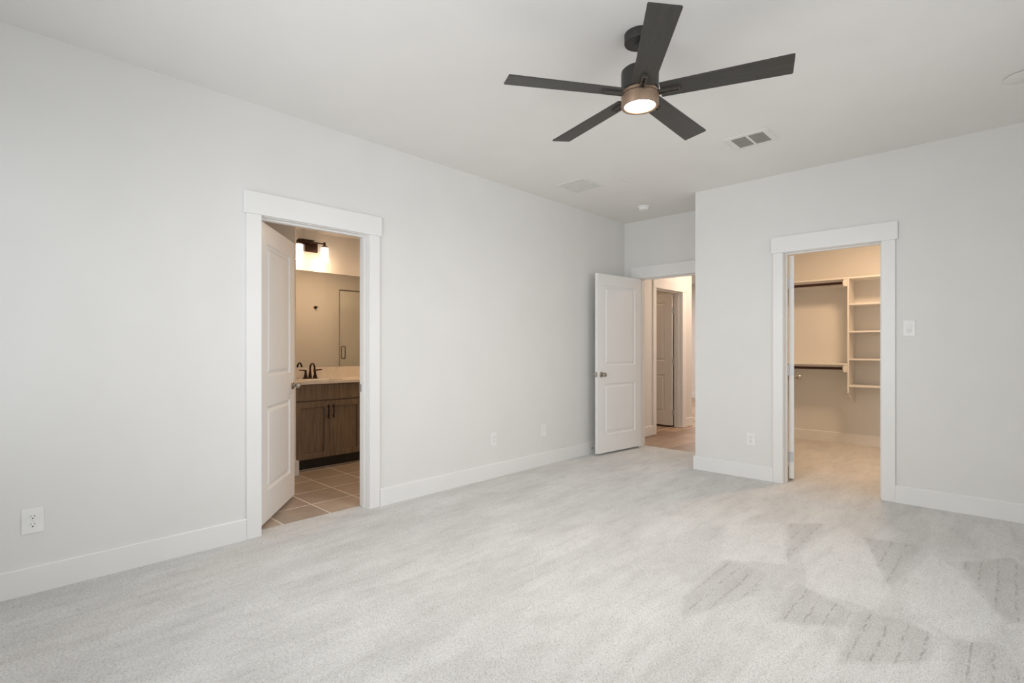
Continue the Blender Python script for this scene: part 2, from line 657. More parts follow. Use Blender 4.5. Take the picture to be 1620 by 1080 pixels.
structure(windowed(1, XR, 0.12, YN - 0.12, YB, [(0.0, 1.0), (1.2, 2.2), (2.8, 3.8)]).build('wall_right', M_wall), 'grey right wall beside the camera with three added window openings', 'wall')
structure(windowed(0, YN - 0.12, 0.12, 0, XR, [(0.15, 1.1), (1.13, 2.08)]).build('wall_front', M_wall), 'grey wall behind the camera with two windows', 'wall')
structure(window_frame(0, YN - 0.09, YN - 0.03, 0.15, 1.10).build('window_1', M_trim), 'white window frame behind the camera nearest the left wall', 'window')
structure(window_frame(0, YN - 0.09, YN - 0.03, 1.13, 2.08).build('window_2', M_trim), 'second white window frame behind the camera from the left wall', 'window')
structure(window_frame(1, XR + 0.03, XR + 0.09, 0.0, 1.0).build('added_window_3', M_trim), 'added white window frame in the right wall nearest the camera', 'window')  # right-wall windows are added to go with the fill panels
structure(window_frame(1, XR + 0.03, XR + 0.09, 1.2, 2.2).build('added_window_4', M_trim), 'added middle white window frame in the right wall', 'window')
structure(window_frame(1, XR + 0.03, XR + 0.09, 2.8, 3.8).build('added_window_5', M_trim), 'added white window frame in the right wall nearest the closet wall', 'window')

# ceilings
b = MB()
b.box(-WT, XR + 0.1, YN - 0.12, CY + 0.1, H, H + 0.06)
structure(b.build('ceiling', M_ceil), 'flat off-white ceiling with the fan', 'ceiling')
b = MB()
b.box(BX - 0.1, -WT, -0.5, 5.2, BC, BC + 0.06)
structure(b.build('ceiling_bath', M_ceil), 'low bathroom ceiling seen through the left doorway', 'ceiling')
b = MB()
b.box(-4.2, -WT, YA + 0.137, 12.3, H, H + 0.06)
b.box(-WT, 1.9, CY + 0.1, 12.3, H, H + 0.06)
structure(b.build('ceiling_hall', M_ceil), 'ceiling of the hall beyond the entry door', 'ceiling')


# floors
def ragged(pts, step=0.006, amp=0.003, seed=3):
    rnd = random.Random(seed)
    out = []
    for p, q in zip(pts, pts[1:]):
        n = max(1, int(math.hypot(q[0] - p[0], q[1] - p[1]) / step))
        for i in range(n):
            t = i / n
            out.append((p[0] + (q[0] - p[0]) * t + rnd.uniform(-amp, amp), p[1] + (q[1] - p[1]) * t + rnd.uniform(-amp, amp)))
    out.append(pts[-1])
    return out


b = MB()
T = -0.02
b.prism([(0, YN), (XR, YN), (XR, YB), (0, YB)], 2, T, 0)
b.prism([(0, YB), (XC, YB), (XC, YA), (0, YA)], 2, T, 0)
b.prism([(E0, YA), (E1, YA)] + ragged([(E1, YA + 0.136), (E0, YA + 0.136)]), 2, T, 0)
b.prism([(0, L0), (0, L1)] + ragged([(-0.110, L1), (-0.110, L0)], seed=5), 2, T, 0)
b.prism([(K0, YB), (K1, YB), (K1, YB + WT), (K0, YB + WT)], 2, T, 0)
b.prism([(XC + 0.115, YB + WT), (XR, YB + WT), (XR, CY), (XC + 0.115, CY)], 2, T, 0)
structure(b.build('floor', M_carpet), 'pale beige cut-pile carpet with vacuum marks', 'carpet')
b = MB()
b.box(BX - 0.1, -0.113, -0.5, 5.2, -0.025, -0.005)
structure(b.build('floor_bath', M_tile), 'taupe square tile floor with pale grout in the bathroom', 'floor')
b = MB()
b.box(-4.2, 1.9, YA + 0.139, 12.3, -0.025, -0.005)
structure(b.build('floor_hall', M_plank), 'brown wood plank floor in the hall beyond the entry door', 'floor')

# bathroom shell
b = MB()
b.box(BX - 0.1, BX, 2.15, 5.1, 0, BC)
structure(b.build('wall_bath_mirror', M_wall), 'bathroom wall behind the vanity and mirror', 'wall')
b = MB()
b.prism([(-1.392, -0.4), (-1.392, 2.132), (-1.396, 2.142), (-1.406, 2.148), (BX - 0.1, 2.148), (BX - 0.1, -0.4)], 2, 0, BC)
structure(b.build('wall_bath_side', M_wall), 'bathroom wall end left of the vanity behind the open door', 'wall')
b = MB()
b.box(-1.392, -WT, -0.5, -0.4, 0, BC)
b.box(BX - 0.1, -WT, 5.1, 5.2, 0, BC)
structure(b.build('wall_bath_ends', M_wall), 'bathroom end walls hidden beside the doorway', 'wall')

# closet shell
b = MB()
b.box(XC + 0.115, XR, CY, CY + 0.1, 0, H)
b.box(XR, XR + 0.1, YB + WT, CY + 0.1, 0, H)
structure(b.build('wall_closet', M_wall), 'closet back wall behind the shelves', 'wall')

# hall shell
b = MB()
b.prism(notch(YA + 0.137, HE, G0, G1), 0, HX - WT, HX)
structure(b.build('wall_hall_left', M_wall), 'hall left wall beyond the entry door with a doorway', 'wall')
b = MB()
b.box(-4.2, 1.9, 12.12, 12.22, 0, H)
b.box(-4.3, -4.2, YA, 12.22, 0, H)
b.box(1.32, 1.9, CY + 0.1, CY + 0.2, 0, H)
b.box(1.9, 2.0, CY + 0.1, 12.22, 0, H)
b.box(-4.2, HX - WT, YA + 0.137, YA + 0.237, 0, H)
b.box(-4.2, HX - WT, HE - 0.1, HE, 0, H)
structure(b.build('wall_far_room', M_wall), 'far room walls glimpsed past the end of the hall wall', 'wall')


# ------------------------------------------------------------------ baseboards
def base_profile(t=0.016):
    return [(0, 0), (t, 0), (t, BH - 0.006), (t - 0.004, BH), (0, BH)]


b = MB()
b.prism(base_profile(), 1, YN, L0 - 0.093)
structure(b.build('baseboard_left', M_trim), 'white baseboard on the left wall near the large outlet', 'baseboard')
b = MB()
b.prism(base_profile(), 1, L1 + 0.093, YA)
structure(b.build('baseboard_left_far', M_trim), 'white baseboard on the left wall between the bathroom and entry doors', 'baseboard')
b = MB()
b.prism([(YB - p[0], p[1]) for p in base_profile()], 0, XC - 0.016, K0 - 0.087)
b.prism([(XC - p[0], p[1]) for p in base_profile()], 1, YB, YA)
structure(b.build('baseboard_back', M_trim, bevel=0.002), 'short white baseboard left of the closet doorway', 'baseboard')
b = MB()
b.prism([(YB - p[0], p[1]) for p in base_profile()], 0, K1 + 0.094, XR)
structure(b.build('baseboard_back_right', M_trim), 'white baseboard right of the closet doorway', 'baseboard')
b = MB()
b.prism([(CY - p[0], p[1]) for p in base_profile()], 0, XC + 0.115, XR)
structure(b.build('baseboard_closet', M_trim), 'white baseboard along the closet back wall', 'baseboard')
b = MB()
b.prism([(HX + p[0], p[1]) for p in base_profile()], 1, YA + 0.139, G0 - 0.09)
structure(b.build('baseboard_hall', M_trim), 'white baseboard in the hall before its doorway', 'baseboard')
b = MB()
b.prism([(HX + p[0], p[1]) for p in base_profile()], 1, G1 + 0.12, HE + 0.016)
b.box(HX - WT, HX + 0.012, HE, HE + 0.016, 0, BH)
structure(b.build('baseboard_hall_end', M_trim), 'white baseboard wrapping the far end of the hall wall', 'baseboard')
b = MB()
b.prism([(12.12 - p[0], p[1]) for p in base_profile()], 0, -4.2, 1.9)
structure(b.build('baseboard_far_room', M_trim), 'white baseboard on the far room wall', 'baseboard')
b = MB()
b.box(-1.392, -1.372, -0.4, 2.165, 0, BH + 0.008)
b.box(-1.49, -1.392, 2.149, 2.165, 0, BH + 0.008)
structure(b.build('baseboard_bath', M_trim, bevel=0.003), 'white baseboard at the wall end left of the vanity', 'baseboard')


# ------------------------------------------------------------------ doorway trim
def casing(name, label, M, w0, w1, cw0=0.090, cw1=0.090, head=0.142, over=0.016, wall_t=WT, right=True, stop_at=None):
    """local frame: x along the wall, y out of the wall into the room (wall face y=0), z up"""
    b = MB()
    b.box(w0 - cw0, w0 - 0.004, 0, CT, 0, DH + 0.004, M)
    if right: b.box(w1 + 0.004, w1 + cw1, 0, CT, 0, DH + 0.004, M)
    b.box(w0 - cw0 - over, w1 + cw1 + over, 0, CT + 0.004, DH + 0.004, DH + 0.004 + head, M)
    o = structure(b.build(name, M_trim, bevel=0.0025), label, 'door trim')
    return o


def jamb(name, label, M, w0, w1, wall_t=WT, stop=(0.045, 0.085)):
    b = MB()
    b.box(w0 - 0.02, w0, -wall_t, 0, 0, DH, M)
    b.box(w1, w1 + 0.02, -wall_t, 0, 0, DH, M)
    b.box(w0 - 0.02, w1 + 0.02, -wall_t, 0, DH, DH + 0.02, M)
    # door stop strips
    b.box(w0, w0 + 0.011, -stop[1], -stop[0], 0, DH - 0.011, M)
    b.box(w1 - 0.011, w1, -stop[1], -stop[0], 0, DH - 0.011, M)
    b.box(w0, w1, -stop[1], -stop[0], DH - 0.011, DH, M)
    return structure(b.build(name, M_trim, bevel=0.0015), label, 'door jamb')


def frame_matrix(origin, xdir, ydir):
    return Matrix(((xdir[0], ydir[0], 0, origin[0]), (xdir[1], ydir[1], 0, origin[1]), (0, 0, 1, 0), (0, 0, 0, 1)))


MF_left = frame_matrix((0, 0), (0, 1), (1, 0))
MF_back = frame_matrix((0, YB), (1, 0), (0, -1))
MF_alc = frame_matrix((0, YA), (1, 0), (0, -1))
MF_hall = frame_matrix((HX, 0), (0, 1), (1, 0))

casing('trim_1', 'white flat casing around the bathroom doorway', MF_left, L0, L1, 0.092, 0.090)
j_bath = jamb('trim_2', 'white inner jamb of the bathroom doorway', MF_left, L0, L1, WT, (0.040, 0.080))
casing('trim_3', 'white flat casing around the closet doorway', MF_back, K0, K1, 0.086, 0.094)
j_clo = jamb('trim_4', 'white inner jamb of the closet doorway', MF_back, K0, K1, WT, (0.040, 0.080))
casing('trim_5', 'white casing over the entry doorway in the alcove', MF_alc, E0, E1, 0.088, 0.088)
j_ent = jamb('trim_6', 'white inner jamb of the entry doorway', MF_alc, E0, E1, 0.137, (0.040, 0.080))
casing('trim_7', 'white casing around the hall doorway seen past the entry door', MF_hall, G0, G1, 0.090, 0.120, over=0.0)
j_hall = jamb('trim_8', 'white inner jamb of the hall doorway', MF_hall, G0, G1, WT, (0.040, 0.080))
# strike plate of the bathroom jamb
b = MB()
b.box(-0.106, -0.084, L1 - 0.002, L1 + 0.001, 0.865, 0.925)
b.build('strike_plate', M_handle, j_bath)
# floor transition strip at the hall doorway
b = MB()
b.box(HX - WT - 0.03, HX - WT, G0, G1, -0.005, 0.002)
structure(b.build('trim_9', plain('pale_threshold', (0.55, 0.42, 0.30), 0.4)), 'pale threshold strip in the hall doorway', 'threshold')


# ------------------------------------------------------------------ doors
def panel_face(bm, x0, x1, z0, z1, y, s):
    """a moulded panel sunk in the door face at y; s = outward sign along y"""
    rings = [(0.0, 0.0), (0.003, -0.0065), (0.013, -0.0115), (0.022, -0.0120), (0.042, -0.0025), (0.050, -0.0020)]
    vr = []
    for ins, d in rings:
        vr.append([bm.verts.new((x, y + s * d, z)) for x, z in ((x0 + ins, z0 + ins), (x1 - ins, z0 + ins), (x1 - ins, z1 - ins), (x0 + ins, z1 - ins))])
    for a, c in zip(vr, vr[1:]):
        for i in range(4):
            j = (i + 1) % 4
            bm.faces.new([a[i], a[j], c[j], c[i]])
    bm.faces.new(vr[-1])
    return vr[0]


def door_leaf(w, t0, t1, z0=0.025, z1=2.032, stile=0.118, panels=((0.225, 0.800), (1.005, 1.905))):
    """leaf along +x from the pin; local y from t0 to t1"""
    m = MB()
    bm = m.bm
    x0, x1 = 0.003, w
    for y, s in ((t0, -1), (t1, 1)):
        zs = [z0]
        for a, c in panels: zs += [a, c]
        zs.append(z1)
        xs = [x0, x0 + stile, x1 - stile, x1]
        g = {}
        def V(i, k):
            if (i, k) not in g: g[(i, k)] = bm.verts.new((xs[i], y, zs[k]))
            return g[(i, k)]
        for k in range(len(zs) - 1):
            for i in range(3):
                if i == 1 and k % 2 == 1:
                    panel_face(bm, xs[1], xs[2], zs[k], zs[k + 1], y, s)
                    continue
                bm.faces.new([V(i, k), V(i + 1, k), V(i + 1, k + 1), V(i, k + 1)])
    # edges
    def quad(*p): bm.faces.new([bm.verts.new(q) for q in p])
    quad((x0, t0, z0), (x0, t1, z0), (x0, t1, z1), (x0, t0, z1))
    quad((x1, t0, z0), (x1, t1, z0), (x1, t1, z1), (x1, t0, z1))
    quad((x0, t0, z0), (x1, t0, z0), (x1, t1, z0), (x0, t1, z0))
    quad((x0, t0, z1), (x1, t0, z1), (x1, t1, z1), (x0, t1, z1))
    bmesh.ops.remove_doubles(bm, verts=bm.verts, dist=0.0002)
    return m


def knob(parent, x, y, s, z, mat):
    """rosette + stem + round knob standing out along y*s"""
    Mx = Matrix.Translation((x, y, z)) @ Matrix.Rotation(R(-90) * s, 4, 'X')
    k = MB().lathe([(0.011, 0.006), (0.010, 0.020), (0.013, 0.026), (0.022, 0.034), (0.0265, 0.044), (0.0265, 0.052), (0.022, 0.061), (0.012, 0.066), (0.002, 0.067)], 28, Mx).build('door_knob', mat, parent, smooth=True)
    MB().lathe([(0.033, 0.0), (0.033, 0.004), (0.028, 0.009), (0.012, 0.010)], 28, Mx).build('rosette', mat, k, smooth=True)
    return k


def make_door(name, label, pin, rz, w, t0, t1, knob_x, hinge_z=(0.22, 1.00, 1.78), z0=0.025, z1=2.032, hinge_mat=None, side=1):
    d = door_leaf(w, t0, t1, z0, z1).build(name, M_door, smooth=False)
    d.location = (pin[0], pin[1], 0)
    d.rotation_euler = (0, 0, rz)
    structure(d, label, 'door')
    knob(d, knob_x, t1, 1, 0.905, M_nickel)
    knob(d, knob_x, t0, -1, 0.905, M_nickel)
    # latch plate on the free edge
    ym = (t0 + t1) / 2
    MB().box(w - 0.0005, w + 0.0015, ym - 0.0125, ym + 0.0125, 0.877, 0.933).build('latch_plate', M_nickel, d)
    for hz in hinge_z:
        h = MB()
        h.box(0.0, 0.0028, min(t0, t1) + 0.004, max(t0, t1), hz - 0.045, hz + 0.045)
        py = side * 0.004
        h.tube([(-0.003, py, hz - 0.046), (-0.003, py, hz + 0.046)], 0.0065, 12)
        h.build('hinge', hinge_mat or M_hinge, d, smooth=True)
    return d


make_door('door_1', 'white two-panel bathroom door swung open into the left doorway', (-0.124, 1.315), R(90 + 50.8), 0.757, -0.035, 0.0, 0.695, z1=2.036, hinge_mat=M_nickel, side=1)
make_door('door_2', 'white two-panel entry door standing open beside the alcove', (0.209, 5.638), R(-90 - 6.0), 0.806, 0.0, 0.035, 0.742, side=-1)
dc = make_door('door_3', 'white closet door open and seen edge-on', (2.023, 5.126), R(105.5), 0.700, -0.040, 0.0, 0.637, side=1)
make_door('door_4', 'white hall door swung open behind the entry door', (HX - WT - 0.013, 7.449), R(180), 0.790, 0.0, 0.035, 0.73, side=-1, hinge_mat=M_hinge)
# leaves of the closet hinges screwed to the jamb side
for hz in (0.22, 1.00, 1.78):
    MB().box(K0, K0 + 0.003, YB + 0.082, YB + WT + 0.003, hz - 0.045, hz + 0.045).build('hinge_leaf', M_hinge, j_clo)


# ------------------------------------------------------------------ wall plates
def wall_root(name, loc, facing):
    """local +y points out of the wall"""
    rz = {'+x': R(-90), '-y': R(180)}[facing]
    return empty(name, loc, rz)


def outlet(loc, facing, label, w=0.078, h=0.124):
    r = tag(wall_root('wall_outlet', loc, facing), label, 'outlet', 'white wall plates of the bedroom')
    b = MB()
    b.box(-w / 2, w / 2, 0.0, 0.0055, -h / 2, h / 2)
    pl = b.build('cover_plate', M_plate, r, bevel=0.0022)
    for s in (1, -1):
        z = s * 0.0195
        M = Matrix.Translation((0, 0.0050, z)) @ Matrix.Rotation(R(-90), 4, 'X') @ Matrix.Diagonal((1.0, 0.83, 1, 1))
        rc = MB().lathe([(0.0172, 0), (0.0172, 0.0016), (0.0162, 0.0024)], 28, M).build('receptacle', M_plate, r, smooth=True)
        q = MB()
        q.box(-0.0078, -0.0056, 0.0072, 0.0078, z + 0.0005, z + 0.0092)
        q.box(0.0056, 0.0078, 0.0072, 0.0078, z + 0.0015, z + 0.0082)
        q.lathe([(0.0030, 0.0072), (0.0030, 0.0078)], 14, Matrix.Translation((0, 0, z - 0.0070)) @ Matrix.Rotation(R(-90), 4, 'X'))
        q.build('slot', M_slot, rc)
    MB().lathe([(0.003, 0.005), (0.003, 0.0066)], 14, Matrix.Rotation(R(-90), 4, 'X')).build('screw', M_plate_grey, r)
    return r


outlet((0, 0.226, 0.353), '+x', 'white duplex outlet on the left wall, nearest and largest in view', 0.082, 0.122)
outlet((0, 3.378, 0.356), '+x', 'white duplex outlet with slots on the left wall past the bathroom door', 0.072, 0.124)
outlet((1.736, YB, 0.360), '-y', 'white duplex outlet on the back wall between the corner and closet', 0.078, 0.112)
r = tag(wall_root('wall_plate', (0, 4.095, 0.354), '+x'), 'blank white wall plate on the left wall, nearest the entry door', 'wall plate', 'white wall plates of the bedroom')
MB().box(-0.038, 0.038, 0, 0.0055, -0.062, 0.062).build('cover_plate', M_plate, r, bevel=0.0022)
for z in (0.048, -0.048):
    MB().lathe([(0.003, 0.005), (0.003, 0.0065)], 14, Matrix.Translation((0, 0, z)) @ Matrix.Rotation(R(-90), 4, 'X')).build('screw', M_plate_grey, r)

r = tag(wall_root('light_switch', (2.905, YB, 1.351), '-y'), 'white rocker light switch to the right of the closet doorway', 'light switch')
MB().box(-0.038, 0.038, 0, 0.0055, -0.060, 0.060).build('cover_plate', M_plate, r, bevel=0.0022)
MB().prism([(0.005, -0.004), (0.0065, -0.004), (0.0095, 0.033), (0.005, 0.033)], 0, -0.0165, 0.0165).build('rocker', M_plate, r, bevel=0.0008)
MB().box(-0.0165, 0.0165, 0.005, 0.0068, -0.033, -0.006).build('lower_button', M_plate_grey, r, bevel=0.0008)
for z in (0.049, -0.049):
    MB().lathe([(0.003, 0.005), (0.003, 0.0065)], 14, Matrix.Translation((0, 0, z)) @ Matrix.Rotation(R(-90), 4, 'X')).build('screw', M_plate_grey, r)

# spring door stop on the baseboard behind the entry door
r = tag(wall_root('door_stop', (0.016, 4.93, 0.062), '+x'), 'small spring door stop on the baseboard behind the entry door', 'door stop')
pts = []
for i in range(121):
    a = i / 120 * 2 * math.pi * 10
    pts.append((0.005 * math.cos(a), 0.006 + i / 120 * 0.034, 0.005 * math.sin(a)))
MB().tube(pts, 0.0011, 6).build('spring', M_nickel, r, smooth=True)
MB().lathe([(0.010, 0), (0.009, 0.004), (0.005, 0.006)], 16, Matrix.Rotation(R(-90), 4, 'X')).build('base', M_nickel, r, smooth=True)
MB().lathe([(0.006, 0.039), (0.0065, 0.043), (0.005, 0.049)], 16, Matrix.Rotation(R(-90), 4, 'X')).build('tip', M_plate, r, smooth=True)

# ------------------------------------------------------------------ ceiling fixtures
# double-panel supply register near the closet wall
vx0, vx1, vy0, vy1 = 1.925, 2.230, 3.873, 4.150
cx, cy = (vx0 + vx1) / 2, (vy0 + vy1) / 2
r = tag(empty('ceiling_vent', (cx, cy, H)), 'white ceiling vent with two dark louvered halves near the fan', 'vent')
hw, hd = (vx1 - vx0) / 2, (vy1 - vy0) / 2
b = MB()
mx, my, mid = 0.040, 0.040, 0.009
b.box(-hw, hw, -hd, -hd + my, -0.008, 0)
b.box(-hw, hw, hd - my, hd, -0.008, 0)
b.box(-hw, -hw + mx, -hd + my, hd - my, -0.008, 0)
b.box(hw - mx, hw, -hd + my, hd - my, -0.008, 0)
b.box(-mid, mid, -hd + my, hd - my, -0.008, 0)
fr = b.build('frame', M_grille, r, bevel=0.003)
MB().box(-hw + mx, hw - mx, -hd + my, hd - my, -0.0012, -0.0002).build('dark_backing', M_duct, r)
n = 12
for s0, s1 in ((-hw + mx, -mid), (mid, hw - mx)):
    sb = MB()
    for i in range(n):
        y = -hd + my + (i + 0.5) * (2 * hd - 2 * my) / n
        M = Matrix.Translation((0, y, -0.0052)) @ Matrix.Rotation(R(-30), 4, 'X')
        sb.box(s0, s1, -0.0052, 0.0052, -0.0005, 0.0005, M)
    sb.build('louver_panel', plain('grey_louver', (0.26, 0.255, 0.235), 0.5) if 'grey_louver' not in bpy.data.materials else bpy.data.materials['grey_louver'], r)

# fine return grille nearer the left wall
vx0, vx1, vy0, vy1 = 0.344, 0.674, 3.856, 4.194
cx, cy = (vx0 + vx1) / 2, (vy0 + vy1) / 2
r = tag(empty('ceiling_vent', (cx, cy, H)), 'pale ceiling grille with fine slats nearer the left wall', 'vent')
hw, hd, mx = (vx1 - vx0) / 2, (vy1 - vy0) / 2, 0.022
b = MB()
b.box(-hw, hw, -hd, -hd + mx, -0.007, 0)
b.box(-hw, hw, hd - mx, hd, -0.007, 0)
b.box(-hw, -hw + mx, -hd + mx, hd - mx, -0.007, 0)
b.box(hw - mx, hw, -hd + mx, hd - mx, -0.007, 0)
b.box(-hw + mx, hw - mx, -0.006, 0.006, -0.007, 0)
b.build('frame', M_grille, r, bevel=0.0025)
MB().box(-hw + mx, hw - mx, -hd + mx, hd - mx, -0.0012, -0.0002).build('grey_backing', plain('grille_backing', (0.50, 0.49, 0.47), 0.7), r)
n = 20
sb = MB()
for i in range(n):
    y = -hd + mx + (i + 0.5) * (2 * hd - 2 * mx) / n
    if abs(y) < 0.012: continue
    M = Matrix.Translation((0, y, -0.0042)) @ Matrix.Rotation(R(-22), 4, 'X')
    sb.box(-hw + mx, hw - mx, -0.0048, 0.0048, -0.0005, 0.0005, M)
sb.build('slats', plain('pale_grey_slat', (0.62, 0.615, 0.59), 0.5), r)

# smoke detector
r = tag(empty('smoke_detector', (0.575, 5.105, H)), 'round white smoke detector on the alcove ceiling', 'smoke detector')
MB().lathe([(0.066, 0.0), (0.066, -0.008), (0.062, -0.012), (0.054, -0.013)], 40).build('mounting_base', M_plate, r, smooth=True)
MB().lathe([(0.054, -0.013), (0.055, -0.018), (0.053, -0.032), (0.046, -0.039), (0.016, -0.041)], 40).build('body', M_plate, r, smooth=True)
MB().lathe([(0.010, -0.0405), (0.010, -0.0425), (0.008, -0.0435)], 20).build('test_button', M_plate_grey, r, smooth=True)

# sprinkler cover plates
def cover_disc(x, y, rad, label):
    r = tag(empty('ceiling_cover_plate', (x, y, H)), label, 'ceiling disc')
    MB().lathe([(rad * 0.86, 0.0), (rad * 0.86, -0.004)], 40).build('gap_ring', M_plate_grey, r, smooth=True)
    MB().lathe([(rad, -0.004), (rad, -0.006), (rad * 0.95, -0.008)], 40).build('disc', M_grille, r, smooth=True)
    return r


cover_disc(0.903, 4.188, 0.034, 'small round white disc on the ceiling beyond the fine grille')
cover_disc(3.525, 4.150, 0.092, 'large white ceiling disc cut by the right edge of the photo')

# ------------------------------------------------------------------ ceiling fan
FX, FY = 2.1412, 2.2951
fan = tag(empty('ceiling_fan', (FX, FY, H)), 'dark five-blade ceiling fan with a lit round lamp', 'ceiling fan')
zc = lambda z: z - H
MB().lathe([(0.0755, 0.0), (0.0755, -0.040), (0.0735, -0.0445), (0.014, -0.046)], 48).build('canopy', M_black, fan, smooth=True)
dr = MB()
dr.lathe([(0.0125, zc(2.70)), (0.0125, zc(2.56))], 24)
dr.lathe([(0.022, zc(2.703)), (0.021, zc(2.690)), (0.013, zc(2.684))], 24)
dr.build('downrod', M_black, fan, smooth=True)
MB().lathe([(0.020, zc(2.580)), (0.030, zc(2.572)), (0.083, zc(2.566)), (0.0895, zc(2.560)), (0.0905, zc(2.550)), (0.0905, zc(2.463)), (0.070, zc(2.461))], 56).build('motor_housing', M_black, fan, smooth=True)
MB().lathe([(0.078, zc(2.462)), (0.087, zc(2.459)), (0.087, zc(2.446)), (0.079, zc(2.443)), (0.079, zc(2.438))], 56).build('hub_ring', M_fankit, fan, smooth=True)
lk = MB()
lk.lathe([(0.080, zc(2.440)), (0.0905, zc(2.438)), (0.0905, zc(2.389)), (0.0885, zc(2.3855)), (0.0780, zc(2.3850)), (0.0750, zc(2.3875)), (0.0745, zc(2.40)), (0.06, zc(2.405))], 56)
kit = lk.build('light_kit', M_fankit, fan, smooth=True)
MB().lathe([(0.0744, zc(2.3905)), (0.066, zc(2.3880)), (0.040, zc(2.3860)), (0.004, zc(2.3850))], 48, cap0=False).build('lamp_lens', M_lens, kit, smooth=True)

RB, WB0, WB1 = 0.672, 0.106, 0.130
PITCH = 0.175
a0 = -2.1717
zb = zc(2.4500)


def blade_mesh():
    b = MB()
    t = 0.0035
    rr0 = 0.099
    prof = []
    # outline in (r, w) with small corner rounding
    c = 0.006
    pts = [(rr0, -WB0 / 2 + 0.003), (rr0 + 0.003, -WB0 / 2), (RB - c, -WB1 / 2), (RB - c * 0.3, -WB1 / 2 + c * 0.3), (RB, -WB1 / 2 + c),
           (RB, WB1 / 2 - c), (RB - c * 0.3, WB1 / 2 - c * 0.3), (RB - c, WB1 / 2), (rr0 + 0.003, WB0 / 2), (rr0, WB0 / 2 - 0.003)]
    b.prism(pts, 2, -t, t)
    return b


def arm_mesh():
    """flat prong iron: two thin rails joined at the outer end, under the blade"""
    b = MB()
    for s in (-1, 1):
        b.box(0.080, 0.185, s * 0.0095 - 0.0035, s * 0.0095 + 0.0035, -0.017, -0.0036)
    b.box(0.185, 0.192, -0.013, 0.013, -0.017, -0.0036)
    b.box(0.078, 0.125, -0.006, 0.006, -0.0075, -0.0036)
    return b


bl0 = blade_mesh().build('blade', M_blade, fan, bevel=0.0012)
ar0 = arm_mesh().build('blade_arm', plain('dark_iron_lamp_tint', (0.072, 0.062, 0.052), 0.45, 0.2), bl0, bevel=0.0008)  # brown from the lamp's light is mixed into the iron colour
for k in range(5):
    bl = bl0
    if k:
        bl = bl0.copy()
        C.objects.link(bl)
        bl.parent = fan
        ar = ar0.copy()
        C.objects.link(ar)
        ar.parent = bl
    ang = a0 - k * 2 * math.pi / 5
    bl.matrix_local = Matrix.Translation((0, 0, zb)) @ Matrix.Rotation(ang, 4, 'Z') @ Matrix.Rotation(-PITCH * -1 if False else -PITCH, 4, 'X')
lamp = bpy.data.lights.new('fan_lamp_glow', 'AREA')
lamp.shape = 'DISK'
lamp.size = 0.13
lamp.energy = 21.0
lamp.color = (1.0, 0.94, 0.87)
lo = bpy.data.objects.new('fan_lamp_glow', lamp)
lo.location = (FX, FY, 2.378)
C.objects.link(lo)

# ------------------------------------------------------------------ bathroom vanity
VY0, VY1 = 2.172, 3.270
VXF = -1.500
CAB = 0.845
r = tag(empty('vanity_cabinet', ((VXF + BX) / 2, (VY0 + VY1) / 2, -0.005)), 'brown stained wood vanity cabinet in the bathroom', 'cabinet')
ox, oy = (VXF + BX) / 2, (VY0 + VY1) / 2


def V(b_, x0, x1, y0, y1, z0, z1):
    b_.box(x0 - ox, x1 - ox, y0 - oy, y1 - oy, z0 + 0.005, z1 + 0.005)
    return b_


b = MB()
V(b, BX + 0.001, VXF - 0.020, VY0, VY0 + 0.018, 0.105, CAB)
V(b, BX + 0.001, VXF - 0.020, VY1 - 0.018, VY1, 0.105, CAB)
V(b, BX + 0.001, VXF - 0.020, VY0 + 0.018, VY1 - 0.018, 0.105, 0.123)
V(b, BX + 0.001, BX + 0.012, VY0 + 0.018, VY1 - 0.018, 0.123, CAB)
V(b, VXF - 0.038, VXF - 0.020, VY0 + 0.018, VY1 - 0.018, 0.123, CAB)
b.build('body', M_cab, r)
V(MB(), BX + 0.05, -1.568, VY0 + 0.003, VY1, -0.004, 0.105).build('toe_kick', M_toe, r)
V(MB(), -1.568, -1.560, VY0 + 0.003, VY1, -0.004, 0.004).build('toe_trim', plain('pale_caulk', (0.5, 0.45, 0.4), 0.5), r)
splits = [VY0 + 0.004, 2.537, 2.902, VY1 - 0.004]


def shaker(y0, y1, z0, z1, flat=False):
    b = MB()
    x1, x0 = VXF, VXF - 0.020
    if flat:
        V(b, x0, x1, y0, y1, z0, z1)
        return b
    s = 0.058
    V(b, x0, x1, y0, y0 + s, z0, z1)
    V(b, x0, x1, y1 - s, y1, z0, z1)
    V(b, x0, x1, y0 + s, y1 - s, z0, z0 + s)
    V(b, x0, x1, y0 + s, y1 - s, z1 - s, z1)
    V(b, x0, x1 - 0.013, y0 + s, y1 - s, z0 + s, z1 - s)
    return b


zd0, zd1 = 0.112, 0.672
for k, (y0, y1) in enumerate(zip(splits, splits[1:])):
    d = shaker(y0 + 0.0015, y1 - 0.0015, zd0, zd1).build('cabinet_door', M_cab, r, bevel=0.0012)
    yh = (y1 - 0.028) if k == 0 else (y0 + 0.028)
    hb = MB()
    hx = VXF + 0.030 - ox
    hb.tube([(hx, yh - oy, 0.500), (hx, yh - oy, 0.640)], 0.0062, 12)
    for z in (0.522, 0.618):
        hb.tube([(VXF - ox, yh - oy, z), (hx, yh - oy, z)], 0.0045, 10)
    hb.build('pull_handle', M_handle, d, smooth=True)
shaker(splits[0] + 0.0015, splits[2] - 0.0015, 0.684, 0.836, True).build('drawer_front', M_cab, r, bevel=0.0015)
shaker(splits[2] + 0.0015, splits[3] - 0.0015, 0.684, 0.836, True).build('drawer_front', M_cab, r, bevel=0.0015)

